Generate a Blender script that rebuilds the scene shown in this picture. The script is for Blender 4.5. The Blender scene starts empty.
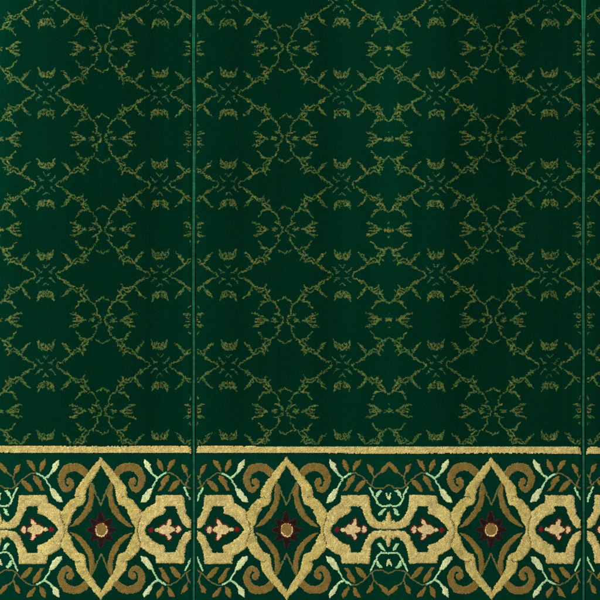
import bpy, math
import numpy as np
from mathutils import Vector

rng = np.random.default_rng(7)
C = bpy.context.scene.collection
S = 0.0031                      # metres per photo pixel: one strip (390 px) is about 1.2 m wide
SEAMS = (-196.0, 194.0, 584.0, 974.0)
AX, HALF = 194.0, 195.0         # the weave is mirrored every 195 px, starting at the seam x = 194
MED = 92.8                      # medallion axis, counted from the seam
CK = 1.25
FK = 0.72                       # pitch of the fine knots
FLD = 91.2                      # lattice axis of the field, counted from the seam
Y0, Y1 = -150.0, 750.0          # the carpet runs on past the picture
VIEW = (-10.0, 610.0)           # fine knots inside this window, coarser ones outside it

def lin(h):
    h = h.lstrip('#')
    c = np.array([int(h[i:i + 2], 16) for i in (0, 2, 4)]) / 255.0
    return np.where(c <= 0.04045, c / 12.92, ((c + 0.055) / 1.055) ** 2.4)

# ------------------------------------------------------------------ materials
def wool(name, rough=0.85, sheen=0.25, tint=(0.55, 0.8, 0.7), spec=0.06):
    m = bpy.data.materials.new(name); m.use_nodes = True
    nt = m.node_tree; b = nt.nodes['Principled BSDF']
    at = nt.nodes.new('ShaderNodeAttribute'); at.attribute_name = 'dye'
    tc = nt.nodes.new('ShaderNodeTexCoord')
    nz = nt.nodes.new('ShaderNodeTexNoise'); nz.inputs['Scale'].default_value = 420.0; nz.inputs['Detail'].default_value = 3.0
    nt.links.new(tc.outputs['Object'], nz.inputs['Vector'])
    mr = nt.nodes.new('ShaderNodeMapRange'); mr.inputs['From Min'].default_value = 0.3; mr.inputs['From Max'].default_value = 0.7
    mr.inputs['To Min'].default_value = 0.86; mr.inputs['To Max'].default_value = 1.14
    nt.links.new(nz.outputs['Fac'], mr.inputs['Value'])
    mx = nt.nodes.new('ShaderNodeVectorMath'); mx.operation = 'SCALE'
    nt.links.new(at.outputs['Color'], mx.inputs[0]); nt.links.new(mr.outputs['Result'], mx.inputs['Scale'])
    nt.links.new(mx.outputs['Vector'], b.inputs['Base Color'])
    b.inputs['Roughness'].default_value = rough
    b.inputs['Specular IOR Level'].default_value = spec
    b.inputs['Sheen Weight'].default_value = sheen
    b.inputs['Sheen Roughness'].default_value = 0.5
    b.inputs['Sheen Tint'].default_value = (*tint, 1)
    return m

M_PILE = wool('green_wool_pile', sheen=0.0, spec=0.0)
M_GOLD = wool('gold_wool_pile', sheen=0.06, tint=(1, .9, .6))
M_YARN = wool('binding_yarn', sheen=0.05)

def plain(name, col, rough=0.9, scale=60.0, lo=0.75, hi=1.2):
    m = bpy.data.materials.new(name); m.use_nodes = True
    nt = m.node_tree; b = nt.nodes['Principled BSDF']
    tc = nt.nodes.new('ShaderNodeTexCoord')
    nz = nt.nodes.new('ShaderNodeTexNoise'); nz.inputs['Scale'].default_value = scale; nz.inputs['Detail'].default_value = 6.0
    nt.links.new(tc.outputs['Object'], nz.inputs['Vector'])
    cr = nt.nodes.new('ShaderNodeValToRGB')
    cr.color_ramp.elements[0].color = (*[c * lo for c in col], 1); cr.color_ramp.elements[1].color = (*[c * hi for c in col], 1)
    cr.color_ramp.elements[0].position = .3; cr.color_ramp.elements[1].position = .7
    nt.links.new(nz.outputs['Fac'], cr.inputs['Fac']); nt.links.new(cr.outputs['Color'], b.inputs['Base Color'])
    b.inputs['Roughness'].default_value = rough
    return m

M_BACK = plain('woven_backing', (0.006, 0.022, 0.014))
M_FLOOR = plain('concrete_floor', (0.30, 0.29, 0.27), 0.8, 9.0)

# ------------------------------------------------------------------ drawing tools (woven pattern as rasters)
def inside(poly, px, py):
    poly = np.asarray(poly, float); n = len(poly)
    r = np.zeros(px.shape, bool)
    for i in range(n):
        x1, y1 = poly[i]; x2, y2 = poly[(i + 1) % n]
        if y1 == y2: continue
        c = ((y1 > py) != (y2 > py)) & (px < (x2 - x1) * (py - y1) / (y2 - y1) + x1)
        r ^= c
    return r

def near(line, px, py):
    best = np.full(px.shape, 1e9)
    for (x1, y1), (x2, y2) in zip(line[:-1], line[1:]):
        dx, dy = x2 - x1, y2 - y1
        t = np.clip(((px - x1) * dx + (py - y1) * dy) / max(dx * dx + dy * dy, 1e-9), 0, 1)
        best = np.minimum(best, np.hypot(px - x1 - t * dx, py - y1 - t * dy))
    return best

# ------------------------------------------------------------------ the border, one quarter (d right of the axis, v above the middle)
(GROUND, STRIPE, FRAME, LOOP, RIB, CHEV, SCROLL, PALE, BROWN, WREATH, TULIP, PETAL, CORE) = range(13)
R = 5
gd, gv = np.meshgrid((np.arange(int(104 * R)) + .5) / R, (np.arange(int(80 * R)) + .5) / R)
LAB = np.zeros(gd.shape, np.int8)
COL = np.zeros(gd.shape, np.int8)
PAL = ['#003323', '#c2ae66', '#836a34', '#67683a', '#d2d8a4', '#b2d6a2', '#dbc094', '#701a22', '#251c18', '#43262a',
       '#6d673c', '#d8c890', '#86794a', '#d8bf88', '#5c1e1a', '#8f7038']
(c_ground, c_gold, c_brown, c_olive, c_pale, c_mint, c_pink, c_red, c_maroon, c_wine, c_leaf, c_cream, c_edge, c_warm, c_rust, c_bud) = range(16)

def fill(poly, lab, col):
    m = inside(poly, gd, gv); LAB[m] = lab; COL[m] = col
    return m
def stroke(line, w, lab, col):
    m = near(line, gd, gv) < w / 2; LAB[m] = lab; COL[m] = col
    return m
def mir(p): return list(p) + [(x, -y) for x, y in reversed(p)]

# inner ribs, chevron and scroll lie under the gold frame
fill([(10.2, 48.5), (8.9, 47.3), (7.2, 42.7), (6.2, 37), (7.0, 32), (8.2, 25.3), (10.2, 20), (13.9, 14.7), (18.5, 9.3), (23.2, 5.3), (28.5, 3.2), (32.5, 2.6),
      (29.4, 5.3), (26.1, 9.3), (22.1, 13.3), (18.7, 18), (16.5, 22.7), (13.9, 26.7), (12.4, 32), (12.1, 36.7), (11.9, 42.7)], RIB, c_brown)
stroke([(8.6, 46), (4.6, 36), (0, 25.2)], 1.5, CHEV, c_olive)
scroll = [(12.0, 58.0), (15.9, 63), (20.5, 66), (25.9, 67), (31.9, 66.7), (37.2, 65), (40.5, 60.7), (43.5, 54.7), (43.9, 49.3), (41.9, 43.3), (38.5, 38.9),
          (34.5, 37.4), (30.5, 39.6), (27.4, 44.2), (26.9, 48), (29.2, 51.7), (32.5, 52.7), (34.9, 50.7), (34.7, 46.7), (32.3, 44.9), (32.5, 44.0), (34.2, 43.4),
          (36.0, 45.6), (36.9, 50.7), (35.2, 54.9), (32.3, 57.6), (27.2, 59.2), (23.2, 58.2), (18.5, 54.7), (16.5, 52)]
fill(scroll, SCROLL, c_brown)
m = (LAB == SCROLL) & (near(scroll + scroll[:1], gd, gv) < 0.55); COL[m] = c_edge
# gold cartouche with its pocket
loop = [(36, 0), (37.4, 8), (39.9, 18), (44.5, 22), (49.2, 25.3), (53.2, 26.7), (54.2, 30.7), (54.5, 35), (81.9, 35.4), (82.9, 32.7), (83.5, 24.7), (85.2, 16),
        (87.9, 12), (91.2, 8.9), (95.2, 7.4), (97.2, 10.6), (98.8, 9.0), (99.6, 13), (101.4, 18.4), (102, 18.8), (104, 16), (104, 0)]
fill(mir(loop), LOOP, c_gold)
pocket = [(43.2, 0), (45.2, 4), (49.2, 8), (53.2, 12), (57.9, 14.7), (62.5, 16), (63.9, 18.7), (63.5, 23.7), (73.9, 23.7), (75.2, 20), (77.2, 15.3), (79.5, 10),
          (81.9, 5.3), (85.9, 1.9), (91, 0.8), (97, 0.5), (104, 0.75)]
fill(mir(pocket), GROUND, c_ground)
m = stroke([(99.6, 11), (99.2, 6.4)], .8, LOOP, c_brown)
# gold medallion frame with a thin brown line where it crosses the cartouche
fo = [(0, 73.5), (1.2, 71.5), (3, 68.7), (9, 62.7), (15.2, 54.7), (19.2, 50), (24.9, 42.7), (26.2, 37.5), (26.4, 32.8), (31.2, 30.5), (35, 26), (38, 22), (40.2, 17), (40.3, 13), (37.6, 7), (36.4, 0)]
fi = [(33.7, 0), (33.5, 3.3), (30.6, 7.3), (29.2, 13.3), (26.5, 18.7), (23.9, 23.3), (20.5, 24.7), (17.9, 25.5), (15.9, 30), (15.2, 35.3), (13.9, 41.3), (11.5, 46), (7.9, 51.3), (4.5, 56), (1.2, 61.3), (0, 64.2)]
fill(fo + fi, FRAME, c_gold)
m = (LAB == FRAME) & (near([(40.6, 15), (37.6, 7), (36.2, 0)], gd, gv) < .55); COL[m] = c_olive
stroke([(26.0, 33.2), (22.5, 33.8), (20.5, 31.5)], .8, FRAME, c_leaf)
# pale spray
fill([(42.6, 71), (42.0, 67.3), (43.3, 62.7), (46.3, 59.3), (49.5, 56.5), (50.9, 58.5), (49.3, 62), (48.7, 66), (44.7, 69)], PALE, c_pale)
stroke([(49, 58.5), (52, 55), (56.5, 52)], 2.2, PALE, c_mint)
stroke([(56.5, 52), (60.5, 54.8), (65, 57)], 2.0, PALE, c_mint)
stroke([(56.5, 52), (53.9, 47.3), (51.6, 44.0), (51.0, 40.5)], 1.7, PALE, c_mint)
fill([(51.7, 41), (50.7, 37.3), (48.4, 32), (44.5, 28.3), (39.0, 27.6), (40.3, 32.7), (43.7, 36.9), (46.5, 40.9), (50, 42.2)], PALE, c_pale)
# brown sprays
stroke([(65, 57), (69.2, 57.3), (75.2, 54), (79.9, 50), (83.9, 45.3), (88.5, 42.2), (96.5, 42), (99.5, 44.3), (104, 46)], 1.4, BROWN, c_leaf)
stroke([(85.5, 45.8), (87.5, 52.4), (90.5, 56), (95, 58.6)], 1.6, BROWN, c_leaf)
stroke([(85.5, 58), (87.1, 53)], 1.4, BROWN, c_leaf)
for p in ([(56, 71.3), (55.3, 65.3), (57.7, 61.3), (61.7, 57.7), (62.1, 62.7), (60, 68)],
          [(65.8, 58.6), (66.2, 64), (68.8, 68.9), (74.8, 70.6), (73.2, 66), (70.7, 62.8), (67.7, 59.6)],
          [(68.3, 55.5), (68.1, 50.7), (63.4, 44), (60.5, 39.5), (56.4, 39.4), (59.7, 44), (59.8, 48.7), (63.7, 53.5)],
          [(79.4, 50.4), (79.4, 47.1), (75.4, 41.8), (71.2, 38.4), (67.6, 38.6), (70.3, 44.7), (73.7, 48.9), (77.2, 50.3)],
          [(79.9, 66.7), (84.5, 64.9), (86.7, 61.3), (86.2, 56.5), (83.1, 57.8), (81, 62)],
          [(93, 59.1), (95.2, 62.9), (98.5, 66.2), (102, 68.6), (104, 67), (104, 62), (102, 64), (99.4, 60), (95.2, 57.1)]):
    fill(p, BROWN, c_brown)
# mint wreath on the mirror axis
stroke([(83.7, 42.5), (86.5, 36.7), (89.2, 30.7), (91.2, 26.6), (93, 24.8), (95.6, 23.9), (98.5, 23.8), (101.2, 24.7), (104, 23.6)], 1.65, WREATH, c_mint)
fill([(89.6, 31), (90.1, 37), (93.2, 40), (96.5, 39.6), (93.7, 36.7), (91.9, 33.6)], WREATH, c_mint)
fill([(99.3, 37.6), (101.0, 30.8), (104, 30.5), (104, 34), (101.9, 34.4), (100.9, 37.2)], WREATH, c_pale)
fill([(99, 22.3), (95, 20.4), (91.3, 15), (93.2, 13.8), (96, 16)], WREATH, c_mint)
# tulip
tul = [(52.2, 0), (53.2, 1.6), (55, 2.6), (57, 2.2), (58.3, 3.2), (61.2, 5.4), (64.3, 5.2), (65, 7.4), (67.3, 10.6), (68.6, 11.2), (70, 10.2), (70, 6.8), (68.6, 4.2),
       (72, 2.6), (74.2, 1.2), (74.6, 2.6), (76.6, 4.2), (79.2, 2.7), (79.6, 1.2), (80.6, 0)]
edge = near(mir(tul) + tul[:1], gd, gv)
m = (edge < 1.0) & (gd > 57); LAB[m] = TULIP; COL[m] = c_rust
fill(mir([(46.0, 0), (48, 1.9), (50.4, 3.3), (51.6, 2.4), (52, 0)]), TULIP, c_red)
m = inside(mir(tul), gd, gv) & (edge > .40); LAB[m] = TULIP; COL[m] = c_warm
m = (LAB == TULIP) & (COL == c_warm) & ((gv > 6.2) | (gd > 75)); COL[m] = c_pink
m = (LAB == TULIP) & (np.hypot((gd - 57.2) * .8, gv - 2.0) < .75); COL[m] = c_brown
m = (LAB == TULIP) & (np.hypot(gd - 74.4, gv) < 1.1); COL[m] = c_rust
# rosette
ang = np.arctan2(gv, gd); rad = np.hypot(gd / 0.88, gv)
k8 = np.mod(ang + math.pi / 8, math.pi / 4) - math.pi / 8        # angle from the nearest petal's axis
tip = np.where(np.abs(ang - math.pi / 2) < .39, 18.6, np.where(ang < .39, 16.6, 16.0))
along = (rad * np.cos(k8) - 5.5) / (tip - 5.5); half = 4.7 * np.clip(.72 + along, .7, 1) * np.clip(1.06 - along, 0, 1) ** .42
off = np.abs(rad * np.sin(k8))
pet = (off < half) & (along < 1.03)
own = pet & (LAB == GROUND)
LAB[own] = PETAL; COL[own] = c_maroon
m = (LAB == PETAL) & (half - off < .9); COL[m] = c_wine
m = (LAB == PETAL) & (rad < 8.6) & (k8 < .25); COL[m] = c_rust
EDGE = np.zeros(gd.shape)
def erode(lab):
    m = np.pad(LAB == lab, 1, mode='edge')
    for k in range(15):
        EDGE[m[1:-1, 1:-1]] += 1.0 / R
        m[1:-1, 1:-1] &= m[:-2, 1:-1] & m[2:, 1:-1] & m[1:-1, :-2] & m[1:-1, 2:]
for lab in (FRAME, LOOP, SCROLL, RIB, PALE, BROWN, TULIP): erode(lab)

# ------------------------------------------------------------------ the field, one quarter cell (p from ring to star, q likewise)
PW, PH = 56.9, 45.35
fp, fq = np.meshgrid((np.arange(int(PW * R) + R) + .5) / R, (np.arange(int(PH * R) + R) + .5) / R)
strokes = []
def fs(line, w, c): strokes.append((np.array(line, float), w, c))
fs([(1.9, 0.0), (2.2, 2.0), (3.0, 3.6), (5.8, 5.3), (6.4, 7.8), (5.8, 10.8), (7.3, 13.3), (9.3, 16.8), (13.3, 19.3), (15.8, 21.8)], 1.5, 1)
fs([(5.8, 5.3), (10, 7.2)], 1.6, 1)
fs([(2.4, 2.4), (4.6, 2.4)], 1.3, 2)
fs([(0.3, 24.0), (2.8, 21.9), (4.2, 21.6), (6.5, 20.2)], 1.5, 1)
fs([(8.6, .5), (11.5, 0.4), (13.8, 1.4)], 1.9, 1); fs([(9.2, 2.2), (11.6, 1.2)], 1.3, 2)
fs([(17.8, .3), (20.5, .6), (22.8, 3.1), (25.8, 4.8), (28.8, 5.4), (32.6, 6.4)], 1.9, 1)
fs([(20.4, .6), (23.5, 2.2), (26.4, 1.9), (29.6, 1.4)], 1.3, 2); fs([(24.4, .4), (26.0, 0.9)], 1.1, 4)
fs([(26.5, 6.2), (30, 7.2)], 1.3, 1)
fs([(15.8, 19.9), (20.3, 18.9), (23.3, 17.8), (24.8, 14.8), (27.4, 12.1)], 1.6, 1); fs([(20.5, 19.6), (24, 18.2)], 1.8, 1)
fs([(13.3, 19.3), (15.3, 24.3), (18.8, 26.8), (15.6, 30.6)], 1.5, 1)
fs([(17.2, 20.6), (18.9, 22), (21.8, 25.3), (19.5, 26.4), (16.6, 24.6)], 1.5, 2)
fs([(21.6, 25.4), (22.6, 27.2)], 1.3, 1)
fs([(18.8, 26.8), (19.2, 30.8), (21.0, 32.4), (19.4, 35.2)], 1.5, 1); fs([(20.4, 28.4), (21.6, 30.4)], 1.2, 4)
fs([(20.6, 31.4), (22.8, 29.3), (25.3, 28.3), (28.3, 29.8), (31.8, 34), (34, 37)], 1.5, 1)
fs([(21, 32.4), (25.8, 31.4), (27.8, 33.4), (31.8, 34)], 1.5, 2)
fs([(31.8, 34), (33.9, 31.8), (32.6, 29.9), (34.8, 28.6), (36.3, 25.8), (41.4, 22.6)], 1.6, 1); fs([(33.8, 31), (37.2, 27.2), (38.6, 25.8)], 1.8, 2)
fs([(33.3, 36.0), (35.3, 38.4), (39.8, 40.5), (42.8, 42.3)], 1.6, 1); fs([(34.4, 36.4), (37.4, 37.8), (39.6, 39.8)], 1.3, 2)
fs([(42.8, 42.3), (44.8, 42.3), (46.8, 45.2)], 1.4, 1)
fs([(47.8, 37.6), (49.8, 40.0), (51.8, 41.8), (53.6, 42.2)], 1.4, 3)
fs([(50.6, 43.2), (53.8, 41.4)], 1.2, 3)
fs([(54.2, 34.6), (56.6, 37.2)], 1.4, 3)
fs([(48.7, 20.0), (49.8, 22.4), (49.4, 24.6), (50.6, 27.4), (53.4, 29.2)], 1.8, 1)
fs([(50.4, 24.6), (52.6, 25.6), (54.2, 23.0), (55.6, 24.8), (54.6, 27.6), (56.6, 28.6)], 1.6, 1)
fs([(51.4, 22.8), (52.2, 27.2)], 1.3, 2); fs([(55.6, 24.2), (56.6, 26.6)], 1.2, 4); fs([(53.2, 27.4), (55.8, 29.4)], 1.3, 2)
# every repeat is woven afresh: the strokes are laid as short slanting dashes over one whole half strip, none quite like the next
FR = 4
FD = np.zeros((int((Y1 - Y0) * FR), int((HALF + 2) * FR)), np.int8)
frng = np.random.default_rng(11)
def dash(x0, y0, x1, y1, w, c):
    i0, i1 = int((min(x0, x1) - w) * FR), int((max(x0, x1) + w) * FR) + 2
    j0, j1 = int((min(y0, y1) - w - Y0) * FR), int((max(y0, y1) + w - Y0) * FR) + 2
    i0, j0 = max(i0, 0), max(j0, 0); i1, j1 = min(i1, FD.shape[1]), min(j1, FD.shape[0])
    if i0 >= i1 or j0 >= j1: return
    ax, ay = np.meshgrid((np.arange(i0, i1) + .5) / FR, (np.arange(j0, j1) + .5) / FR + Y0)
    FD[j0:j1, i0:i1][near([(x0, y0), (x1, y1)], ax, ay) < w / 2] = c
for ci in range(-1, 3):
    for cj in range(-3, 9):
        ox, oy = FLD + ci * 2 * PW, 48.2 + cj * 2 * PH
        for qx in (1, -1):
            for qy in (1, -1):
                if ox + min(0, qx * PW) > HALF + 2 or ox + max(0, qx * PW) < 0 or oy > 480 and oy < 560: continue
                for line, w, c in strokes:
                    jx, jy = frng.normal(0, .28, 2)
                    for (x1, y1), (x2, y2) in zip(line[:-1], line[1:]):
                        L = math.hypot(x2 - x1, y2 - y1); n = max(1, int(round(L / 1.75)))
                        for k in range(n):
                            f = (k + .5) / n
                            cx, cy = x1 + (x2 - x1) * f + jx + frng.normal(0, .25), y1 + (y2 - y1) * f + jy + frng.normal(0, .25)
                            a = math.atan2(y2 - y1, x2 - x1) + frng.choice((-1, 1)) * frng.uniform(.0, .5)
                            hl = frng.uniform(.75, 1.45)
                            ww = w * frng.uniform(.44, .70)
                            cc = c
                            u = frng.random()
                            if c == 1: cc = 2 if u < .18 else (5 if u < .30 else 1)
                            elif c == 2: cc = 1 if u < .4 else (5 if u < .5 else 2)
                            elif c == 3: cc = 1 if u < .4 else 3
                            elif c == 4: cc = 4 if u < .5 else 2
                            dx, dy = math.cos(a) * hl, math.sin(a) * hl
                            if c in (1, 2) and frng.random() < .24:
                                a2 = a + frng.choice((-1, 1)) * frng.uniform(.8, 1.3); bl = frng.uniform(1.0, 1.9)
                                dash(ox + qx * cx, oy + qy * cy, ox + qx * (cx + math.cos(a2) * bl), oy + qy * (cy + math.sin(a2) * bl), .75, cc)
                            dash(ox + qx * (cx - dx), oy + qy * (cy - dy), ox + qx * (cx + dx), oy + qy * (cy + dy), ww, cc)
FPAL = ['#002d1d', '#4a6032', '#686a36', '#3a5c3c', '#4f4127', '#376030']

# ------------------------------------------------------------------ lookups in photo pixels
ROWS = np.random.default_rng(5).normal(size=4096)
def wobble(x, y):
    wx = .30 * np.sin(x * .071 + 1.3 * np.sin(y * .043)) + .22 * np.sin(y * .117 + x * .031 + 2.0)
    wy = .35 * np.sin(y * .059 + 1.1 * np.sin(x * .037) + .7) + .22 * np.sin(x * .103 - y * .02)
    row = np.floor(y / 1.6).astype(int)
    wx = wx + .26 * ROWS[row % 4096] * (y > 440) + .14 * np.sin(x * 1.9 + ROWS[(row * 7) % 4096])
    wy = wy + .14 * ROWS[(np.floor(x / 1.9).astype(int) * 3) % 4096] * (y > 454)
    return x + wx, y + wy

def fold(x):
    """half index and the distance from the seam within that half"""
    h = np.floor((x - AX) / HALF).astype(int)
    t = x - AX - h * HALF
    return h, np.where(h % 2 == 0, t, HALF - t)

def sag(t):                      # the weave is drawn down where the edge is overcast
    return 3.0 * np.clip((6.0 - t) / 5.0, 0, 1) ** 2

def border_at(x, y):
    h, _ = fold(x)
    xw, yw = wobble(x, y)
    t = np.where(h % 2 == 0, xw - AX - h * HALF, HALF - (xw - AX - h * HALF))
    d = t - MED
    v = 530.0 - yw
    vv = np.where(v < 0, -v / .955, v)
    i = np.clip((np.abs(d) * R).astype(int), 0, gd.shape[1] - 1)
    j = np.clip((vv * R).astype(int), 0, gd.shape[0] - 1)
    lab, col = LAB[j, i].copy(), COL[j, i].copy()
    core = (d / 6.1) ** 2 + (v / 7.0) ** 2 < 1
    lab[core] = CORE; col[core] = c_cream
    col[core & ((d / 5.3) ** 2 + ((v - .6) / 6.2) ** 2 < 1)] = c_bud
    out = fold(x)[1] < 3.4
    lab[out] = GROUND; col[out] = c_ground
    return lab, col, h, d, v

def relief_at(x, y):
    """distance from the motif's edge, for pile that is carved down along its outline"""
    h, _ = fold(x)
    xw, yw = wobble(x, y)
    t = np.where(h % 2 == 0, xw - AX - h * HALF, HALF - (xw - AX - h * HALF))
    v = 530.0 - yw; vv = np.where(v < 0, -v / .955, v)
    return EDGE[np.clip((vv * R).astype(int), 0, gd.shape[0] - 1), np.clip((np.abs(t - MED) * R).astype(int), 0, gd.shape[1] - 1)]

def field_at(x, y):
    _, t = fold(x)
    xw, yw = wobble(x, y)
    h = np.floor((x - AX) / HALF).astype(int)
    t = np.where(h % 2 == 0, xw - AX - h * HALF, HALF - (xw - AX - h * HALF))
    i = np.clip((t * FR).astype(int), 0, FD.shape[1] - 1)
    j = np.clip(((yw - Y0) * FR).astype(int), 0, FD.shape[0] - 1)
    return np.where(t > 3.2, FD[j, i], 0)

def stripe_mask(x, y):
    _, t = fold(x)
    yy = y - sag(t) - .2 * np.sin(x * .021) - .002 * (x - 194)
    up = (yy > 446.4) & (yy < 452.7)
    dn = (yy > 605.5) & (yy < 611.5)
    return (up | dn) & (t > 2.6 + .25 * np.clip(452 - yy, 0, 6))

# ------------------------------------------------------------------ tufts
def smooth_noise(x, seed, step):
    r = np.random.default_rng(seed); n = r.normal(size=4096)
    u = x / step + 1000; i = np.floor(u).astype(int); f = u - i; f = f * f * (3 - 2 * f)
    return n[i % 4096] * (1 - f) + n[(i + 1) % 4096] * f

def noise2(x, y, step, seed):
    r = np.random.default_rng(seed); g = r.normal(size=(1024, 1024))
    u, w = x / step + 400, y / step + 400; i, j = np.floor(u).astype(int), np.floor(w).astype(int); fx, fy = u - i, w - j
    fx, fy = fx * fx * (3 - 2 * fx), fy * fy * (3 - 2 * fy); i %= 1024; j %= 1024; i2, j2 = (i + 1) % 1024, (j + 1) % 1024
    return (g[j, i] * (1 - fx) + g[j, i2] * fx) * (1 - fy) + (g[j2, i] * (1 - fx) + g[j2, i2] * fx) * fy

def groove(x, y):
    _, t = fold(x); yy = y - sag(t)
    d = np.minimum(np.abs(yy - 445.6), np.abs(yy - 453.5))
    return np.clip(1 - d / 1.5, 0, 1)

def lean_of(x, y):
    """how far the pile is brushed over: towards the lamp along the mirror axes, away from it along the medallion axes"""
    _, t = fold(x)
    far = np.exp(-((195 - t) / 17.0) ** 2) + .45 * np.exp(-((t - 154) / 11.0) ** 2) + .30 * np.clip((t - 120) / 60, 0, 1)
    edge = 1.2 * np.exp(-(t / 11.0) ** 2) * np.clip(.35 + (y - 120) / 300, .35, 1)
    l = -0.26 + .66 * far * (1 - .35 * np.clip((y - 170) / 200, 0, 1)) + .42 * edge
    l = l + .05 * smooth_noise(x, 3, 5.0) + .05 * smooth_noise(x, 5, 19.0) +   .035 * smooth_noise(x * .8 + y * .12, 11, 46.0) + .04 * smooth_noise(y + x * .2, 9, 60.0)
    l = l + .08 * np.clip((y - 360) / 80, 0, 1)
    l = np.clip(l, -.5, .75)
    return l

def seam_drop(x):
    _, t = fold(x)
    e = np.clip((5.2 - t) / 4.2, 0, 1)
    return e

def tufts(name, x, y, wx, wy, amp, base, dye, mat, parent, lean=True, domed=False):
    """one mesh of many pile tufts; every tuft is a small pointed or domed bundle of yarn"""
    n = len(x)
    if n == 0: return None
    e = seam_drop(x)
    ln = lean_of(x, y) if lean else np.zeros(n)
    a = amp * rng.uniform(.75, 1.25, n)
    sx = wx * rng.uniform(1.02, 1.30, n) * .5; sy = wy * rng.uniform(1.02, 1.30, n) * .5
    th = rng.normal(0, .16, n)
    lx = -ln * wx * 1.25 + rng.normal(0, .10, n) * wx; ly = rng.normal(0.06, .10, n) * wy
    z0 = base - e * 1.5 + rng.normal(0, .05, n)
    ring = [(-1, -1), (1, -1), (1, 1), (-1, 1)]
    rings = [(1.0, 0.0, 0.0)] + ([(.74, .66, .55)] if domed else [])
    V = []
    ct, st = np.cos(th), np.sin(th)
    for k, hz, sh in rings:
        for cx, cy in ring:
            ux, uy = cx * sx * k + lx * sh, cy * sy * k + ly * sh
            V.append(np.stack([x + ux * ct - uy * st, y + ux * st + uy * ct, z0 + a * hz], 1))
    V.append(np.stack([x + lx * ct, y + ly, z0 + a], 1))
    V = np.stack(V, 1)                                   # n, k, 3
    k = V.shape[1]
    P = V.reshape(-1, 3)
    W = np.empty_like(P); W[:, 0] = (P[:, 0] - 300) * S; W[:, 1] = (300 - P[:, 1]) * S; W[:, 2] = P[:, 2] * S
    off = (np.arange(n) * k)[:, None]
    loops, sizes = [], []
    if domed:
        q = np.array([[i, i + 4, (i + 1) % 4 + 4, (i + 1) % 4] for i in range(4)])
        t3 = np.array([[4 + i, 8, 4 + (i + 1) % 4] for i in range(4)])
        L = np.concatenate([(off + q.reshape(1, -1)), (off + t3.reshape(1, -1))], 1).reshape(-1)
        sizes = np.tile(np.array([4] * 4 + [3] * 4), n)
    else:
        t3 = np.array([[i, 4, (i + 1) % 4] for i in range(4)])
        L = (off + t3.reshape(1, -1)).reshape(-1)
        sizes = np.full(4 * n, 3)
    starts = np.concatenate([[0], np.cumsum(sizes)[:-1]])
    me = bpy.data.meshes.new(name)
    me.vertices.add(len(W)); me.vertices.foreach_set('co', W.astype(np.float32).ravel())
    me.loops.add(len(L)); me.loops.foreach_set('vertex_index', L.astype(np.int32))
    me.polygons.add(len(sizes)); me.polygons.foreach_set('loop_start', starts.astype(np.int32))
    me.polygons.foreach_set('use_smooth', np.ones(len(sizes), bool))
    me.update(calc_edges=True); me.validate()
    ca = me.color_attributes.new('dye', 'FLOAT_COLOR', 'POINT')
    c = np.ones((n, k, 4), np.float32); c[:, :, :3] = dye[:, None, :]
    ca.data.foreach_set('color', c.ravel())
    me.materials.append(mat)
    o = bpy.data.objects.new(name, me); C.objects.link(o)
    if parent is not None:
        o.parent = parent; o.matrix_parent_inverse = parent.matrix_world.inverted()
    return o

def lattice(x0, x1, y0, y1, px, py, brick=False):
    xs = np.arange(x0 + px / 2, x1, px); ys = np.arange(y0 + py / 2, y1, py)
    X, Y = np.meshgrid(xs, ys)
    if brick: X = X + (np.arange(len(ys)) % 2)[:, None] * px * .5
    X = X + rng.normal(0, .10, X.shape) * px; Y = Y + rng.normal(0, .08, Y.shape) * py
    return X.ravel(), Y.ravel()

def shade(hexes, idx, spread=.10, hue=.06):
    pal = np.stack([lin(h) for h in hexes])
    c = pal[idx]
    c = c * (1 + rng.normal(0, spread, (len(idx), 1))) * (1 + rng.normal(0, hue, (len(idx), 3)))
    return np.clip(c, 0.0005, 1)

def thing(name, label, cat, loc, group=None):
    o = bpy.data.objects.new(name, None); C.objects.link(o)
    o.location = loc; o.empty_display_size = .05
    o['label'] = label; o['category'] = cat
    if group: o['group'] = group
    bpy.context.view_layer.update()
    return o

GOLDS = ['#c5b069', '#bda85e', '#d0be7e', '#c1a259', '#b8a65f']
PALES = ['#cab573', '#c3ad66', '#d6c78a', '#c8a962', '#bfab6a']
def gold_dye(n, pal=None):
    return shade(pal or GOLDS, rng.choice(5, n, p=[.40, .24, .14, .08, .14]), .055, .03)

STRIPS = [
    (SEAMS[0], SEAMS[1], 'dark green carpet strip left of the first seam, with one whole gold medallion', [-1]),
    (SEAMS[1], SEAMS[2], 'widest dark green carpet strip, between the two seams, with two gold medallions', [0, 1]),
    (SEAMS[2], SEAMS[3], 'narrow sliver of dark green carpet strip right of the second seam', [2]),
]
NAMES = {FRAME: 'medallion_frame', LOOP: 'cartouche', RIB: 'curved_rib', CHEV: 'chevron_line', SCROLL: 'scroll', PALE: 'pale_leaf_spray',
         BROWN: 'brown_leaf_spray', WREATH: 'mint_wreath', TULIP: 'tulip', PETAL: 'rosette', CORE: 'rosette_center'}

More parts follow.
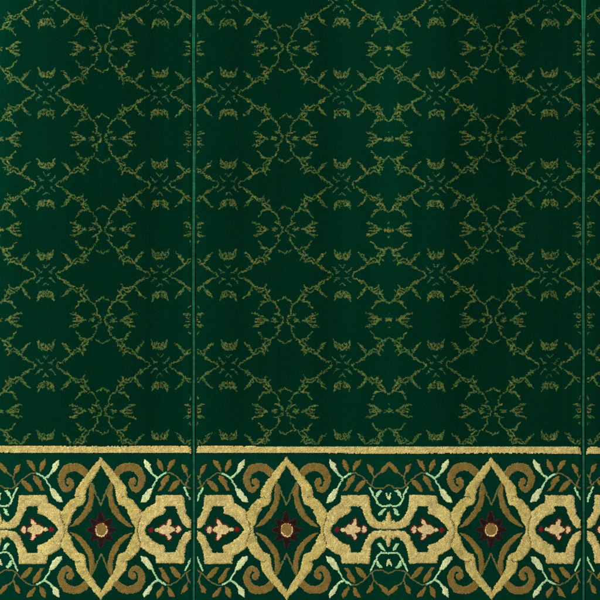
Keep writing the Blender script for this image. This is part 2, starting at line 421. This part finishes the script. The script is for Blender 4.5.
for sx0, sx1, label, halves in STRIPS:
    mid = ((sx0 + sx1) / 2 - 300) * S
    root = thing('prayer_carpet', label, 'carpet', (mid, (300 - (Y0 + Y1) / 2) * S, -0.0098), 'prayer carpet strips laid edge to edge')
    a, b = sx0 + 1.9, sx1 - 1.9
    # backing: a thin woven slab under the pile
    me = bpy.data.meshes.new('backing')
    X0, X1, YA, YB, Z0, Z1 = (sx0 + .6 - 300) * S, (sx1 - .6 - 300) * S, (300 - Y1) * S, (300 - Y0) * S, -3.1 * S, -1.1 * S
    me.from_pydata([(X0, YA, Z0), (X1, YA, Z0), (X1, YB, Z0), (X0, YB, Z0), (X0 + S, YA, -2.6 * S), (X1 - S, YA, -2.6 * S), (X1 - S, YB, -2.6 * S), (X0 + S, YB, -2.6 * S),
                    (X0 + 5 * S, YA, Z1), (X1 - 5 * S, YA, Z1), (X1 - 5 * S, YB, Z1), (X0 + 5 * S, YB, Z1)], [],
                   [(3, 2, 1, 0), (0, 1, 5, 4), (1, 2, 6, 5), (2, 3, 7, 6), (3, 0, 4, 7), (4, 5, 9, 8), (5, 6, 10, 9), (6, 7, 11, 10), (7, 4, 8, 11), (8, 9, 10, 11)])
    me.materials.append(M_BACK)
    o = bpy.data.objects.new('backing', me); C.objects.link(o); o.parent = root; o.matrix_parent_inverse = root.matrix_world.inverted()

    vx0, vx1 = max(a, VIEW[0]), min(b, VIEW[1])
    # ---- fine green ground, knots about 3 mm
    X, Y = lattice(vx0, vx1, VIEW[0], VIEW[1], FK, FK)
    Xc, Yc = lattice(a, b, Y0, Y1, CK, CK)
    k = ~((Xc > vx0) & (Xc < vx1) & (Yc > VIEW[0]) & (Yc < VIEW[1])); Xc, Yc = Xc[k], Yc[k]
    def is_border(x, y):
        _, t = fold(x); yy = y - sag(t)
        return (yy > 444.6) & (yy < 613.2)
    # field
    parts = []
    for (xx, yy, w) in ((X, Y, FK), (Xc, Yc, CK)):
        m = ~is_border(xx, yy); xf, yf = xx[m], yy[m]
        f = field_at(xf, yf)
        r = rng.random(len(f))
        g = f.copy()
        g[(f > 0) & (r < .06)] = 0
        parts.append((xf, yf, np.full(len(xf), w), g))
    xf, yf, wf, g = [np.concatenate(q) for q in zip(*parts)]
    tufts('field', xf, yf, wf, wf, np.where(g > 0, .40, .5) * wf, np.where(g > 0, .06, 0.0) - .9 * groove(xf, yf), shade(FPAL, g, .08, .05) * np.where(g > 0, np.clip(1 + .26 * noise2(xf, yf, 1.5, 81), .45, 1.7), 1)[:, None], M_PILE, root)
    # border ground (outside the view the woven motifs stay in this mesh)
    lab, col, h, d, v = border_at(X, Y)
    m = is_border(X, Y) & ((lab == GROUND) | (Y > 602)) & ~stripe_mask(X, Y)
    vis = (Y <= 602)
    lab2, col2, _, _, _ = border_at(Xc, Yc)
    mc = is_border(Xc, Yc)
    cidx = np.concatenate([np.zeros(m.sum(), int), np.where(stripe_mask(Xc, Yc), c_gold, col2)[mc].astype(int)])
    xb, yb = np.concatenate([X[m], Xc[mc]]), np.concatenate([Y[m], Yc[mc]])
    wb = np.concatenate([np.full(m.sum(), FK), np.full(mc.sum(), CK)])
    band = tufts('border_band', xb, yb, wb, wb, .5 * wb, -.9 * groove(xb, yb), shade(PAL, cidx, .08, .05), M_PILE, root)
    # ---- gold stripe, knots in long rows
    Xg, Yg = lattice(vx0 - 1, vx1 + 1, 440, 620, 1.4, .85, brick=True)
    m = stripe_mask(Xg, Yg) & (Xg > a) & (Xg < b) & (Yg < 520)
    tufts('gold_stripe', Xg[m], Yg[m], 1.4, .95, .55, .30, np.clip(gold_dye(m.sum(), PALES) * (1 + .12 * noise2(Xg[m], Yg[m], 2.4, 74))[:, None], 0, 1), M_GOLD, root, False, True)
    m = stripe_mask(Xg, Yg) & (Xg > a) & (Xg < b) & (Yg > 520)
    if m.sum(): tufts('gold_stripe', Xg[m], Yg[m], 1.4, .95, .55, .30, np.clip(gold_dye(m.sum(), PALES) * (1 + .12 * noise2(Xg[m], Yg[m], 2.4, 74))[:, None], 0, 1), M_GOLD, root, False, True)
    # ---- motifs, each one a mesh of its own
    Xg, Yg = lattice(vx0, vx1, 450, 602, 1.35, .92, brick=True)
    gl, gc, gh, gdd, gvv = border_at(Xg, Yg)
    Xn, Yn = lattice(vx0, vx1, 450, 602, .86, .78, brick=True)
    nl, nc, nh, nd, nv = border_at(Xn, Yn)
    for hh in halves:
        for L, nm in NAMES.items():
            if L in (FRAME, LOOP):
                x_, y_, l_, c_, h_, d_, v_ = Xg, Yg, gl, gc, gh, gdd, gvv; w, wy, am, bs, mt = 1.35, .92, .40, .42, M_GOLD
            else:
                x_, y_, l_, c_, h_, d_, v_ = Xn, Yn, nl, nc, nh, nd, nv; w, wy, am, bs, mt = .86, .78, .42, .10, M_GOLD
                if L == PETAL: bs, mt = .05, M_PILE
            own = (l_ == L) & (h_ == hh)
            if L in (FRAME, PETAL, CORE): cuts = [own]
            elif L in (LOOP, TULIP): cuts = [own & (d_ < 0), own & (d_ >= 0)]
            elif L == CHEV: cuts = [own & (v_ > 0), own & (v_ <= 0)]
            else: cuts = [own & (d_ < 0) & (v_ > 0), own & (d_ >= 0) & (v_ > 0), own & (d_ < 0) & (v_ <= 0), own & (d_ >= 0) & (v_ <= 0)]
            for c in cuts:
                n = int(c.sum())
                if n < 12: continue
                ci = c_[c].astype(int)
                dye = shade(PAL, ci, .11, .05)
                gm = ci == c_gold
                if gm.any(): dye[gm] = gold_dye(int(gm.sum()), PALES if L == LOOP else None)
                rel = np.clip(1 - relief_at(x_[c], y_[c]) / (2.0 if L in (FRAME, LOOP) else 1.2), 0, 1) ** 1.6
                if L in (FRAME, LOOP):
                    dye = dye * (1 + .10 * noise2(x_[c], y_[c], 2.6, 71) + .07 * noise2(x_[c], y_[c], 9.0, 72))[:, None]
                    rel = rel * .95
                else:
                    rel = rel * (0 if L in (PETAL, CORE, CHEV, WREATH) else .45); dye = dye * (1 + .08 * noise2(x_[c], y_[c], 3.0, 73))[:, None]
                tufts(nm, x_[c], y_[c], w, wy, am, bs - rel, np.clip(dye, 0, 1), mt, band, False, True)
    # ---- overcast yarn binding along both edges
    for sxe, sgn in ((sx0, 1), (sx1, -1)):
        ys = np.arange(Y0, Y1, .55); n = len(ys); K = 9
        frac = np.clip(ys / 600, 0, 1)
        rad0 = 1.06 - .32 * np.clip(frac * 1.5, 0, 1)
        if sxe == 584: rad0 = rad0 + .75 * np.clip((34 - ys) / 34, 0, 1)
        rad0 = rad0 * (1 + .05 * smooth_noise(ys, 21 + int(sgn), 9.0))
        off = rad0 * .66 * sgn + .20 * smooth_noise(ys, 31, 60.0)
        turn = np.mod(ys / 2.3 + rng.normal(0, .04, n), 1)
        ridge = .86 + .16 * np.sin(turn * math.pi)
        verts = []
        for i in range(K):
            an = math.pi * (i / (K - 1)) * 1.1 - .05 * math.pi
            rr = rad0 * (.86 + .16 * np.abs(np.sin((ys / 2.3 + sgn * i * .10) * math.pi)))
            px = sxe + off + np.cos(an) * rr
            pz = -1.55 + np.sin(an) * rr * 1.0
            verts.append(np.stack([(px - 300) * S, (300 - ys) * S, pz * S], 1))
        V = np.stack(verts, 1).reshape(-1, 3)
        i, j = np.meshgrid(np.arange(n - 1), np.arange(K - 1), indexing='ij')
        F = np.stack([i * K + j, i * K + j + 1, (i + 1) * K + j + 1, (i + 1) * K + j], -1).reshape(-1, 4)
        me = bpy.data.meshes.new('edge_binding')
        me.from_pydata(V.tolist(), [], F.tolist()); me.update()
        for p in me.polygons: p.use_smooth = True
        ca = me.color_attributes.new('dye', 'FLOAT_COLOR', 'POINT')
        yarn = lin('#16593f')[None, :] * (1 + .16 * smooth_noise(ys, 41, 1.3)[:, None] + .10 * smooth_noise(ys, 43, 14.0)[:, None])
        cc = np.ones((n, K, 4), np.float32); cc[:, :, :3] = np.clip(yarn, .002, 1)[:, None, :]
        ca.data.foreach_set('color', cc.ravel())
        me.materials.append(M_YARN)
        o = bpy.data.objects.new('edge_binding', me); C.objects.link(o); o.parent = root; o.matrix_parent_inverse = root.matrix_world.inverted()

# ------------------------------------------------------------------ the floor below
me = bpy.data.meshes.new('floor')
me.from_pydata([(-6, -6, -0.0099), (6, -6, -0.0099), (6, 6, -0.0099), (-6, 6, -0.0099)], [], [(0, 1, 2, 3)])
me.materials.append(M_FLOOR)
o = bpy.data.objects.new('floor', me); C.objects.link(o); o['kind'] = 'structure'

# ------------------------------------------------------------------ light: one broad room lamp up and to the left, soft room light round it
w = bpy.data.worlds.new('World'); bpy.context.scene.world = w; w.use_nodes = True
bg = w.node_tree.nodes['Background']; bg.inputs['Color'].default_value = (1.0, .97, .84, 1); bg.inputs['Strength'].default_value = 0.36
ld = bpy.data.lights.new('ceiling_lamp', 'AREA'); ld.shape = 'RECTANGLE'; ld.size = 4.0; ld.size_y = 4.0; ld.energy = 1500; ld.color = (.95, 1.0, .99)
lo = bpy.data.objects.new('ceiling_lamp', ld); C.objects.link(lo); lo.location = (-7.4, 4.2, 5.6)
lo.rotation_euler = (Vector((0, 0, 0)) - lo.location).to_track_quat('-Z', 'Y').to_euler()

# ------------------------------------------------------------------ camera straight above
cd = bpy.data.cameras.new('camera'); cam = bpy.data.objects.new('camera', cd); C.objects.link(cam)
cam.location = (0, 0, 5.2); cd.sensor_width = 36; cd.lens = 36 * 5.2 / (600 * S); cd.clip_end = 100; cd.clip_start = .05
sc = bpy.context.scene
sc.camera = cam
sc.view_settings.view_transform = 'Standard'; sc.view_settings.look = 'None'; sc.view_settings.exposure = 0; sc.view_settings.gamma = 1
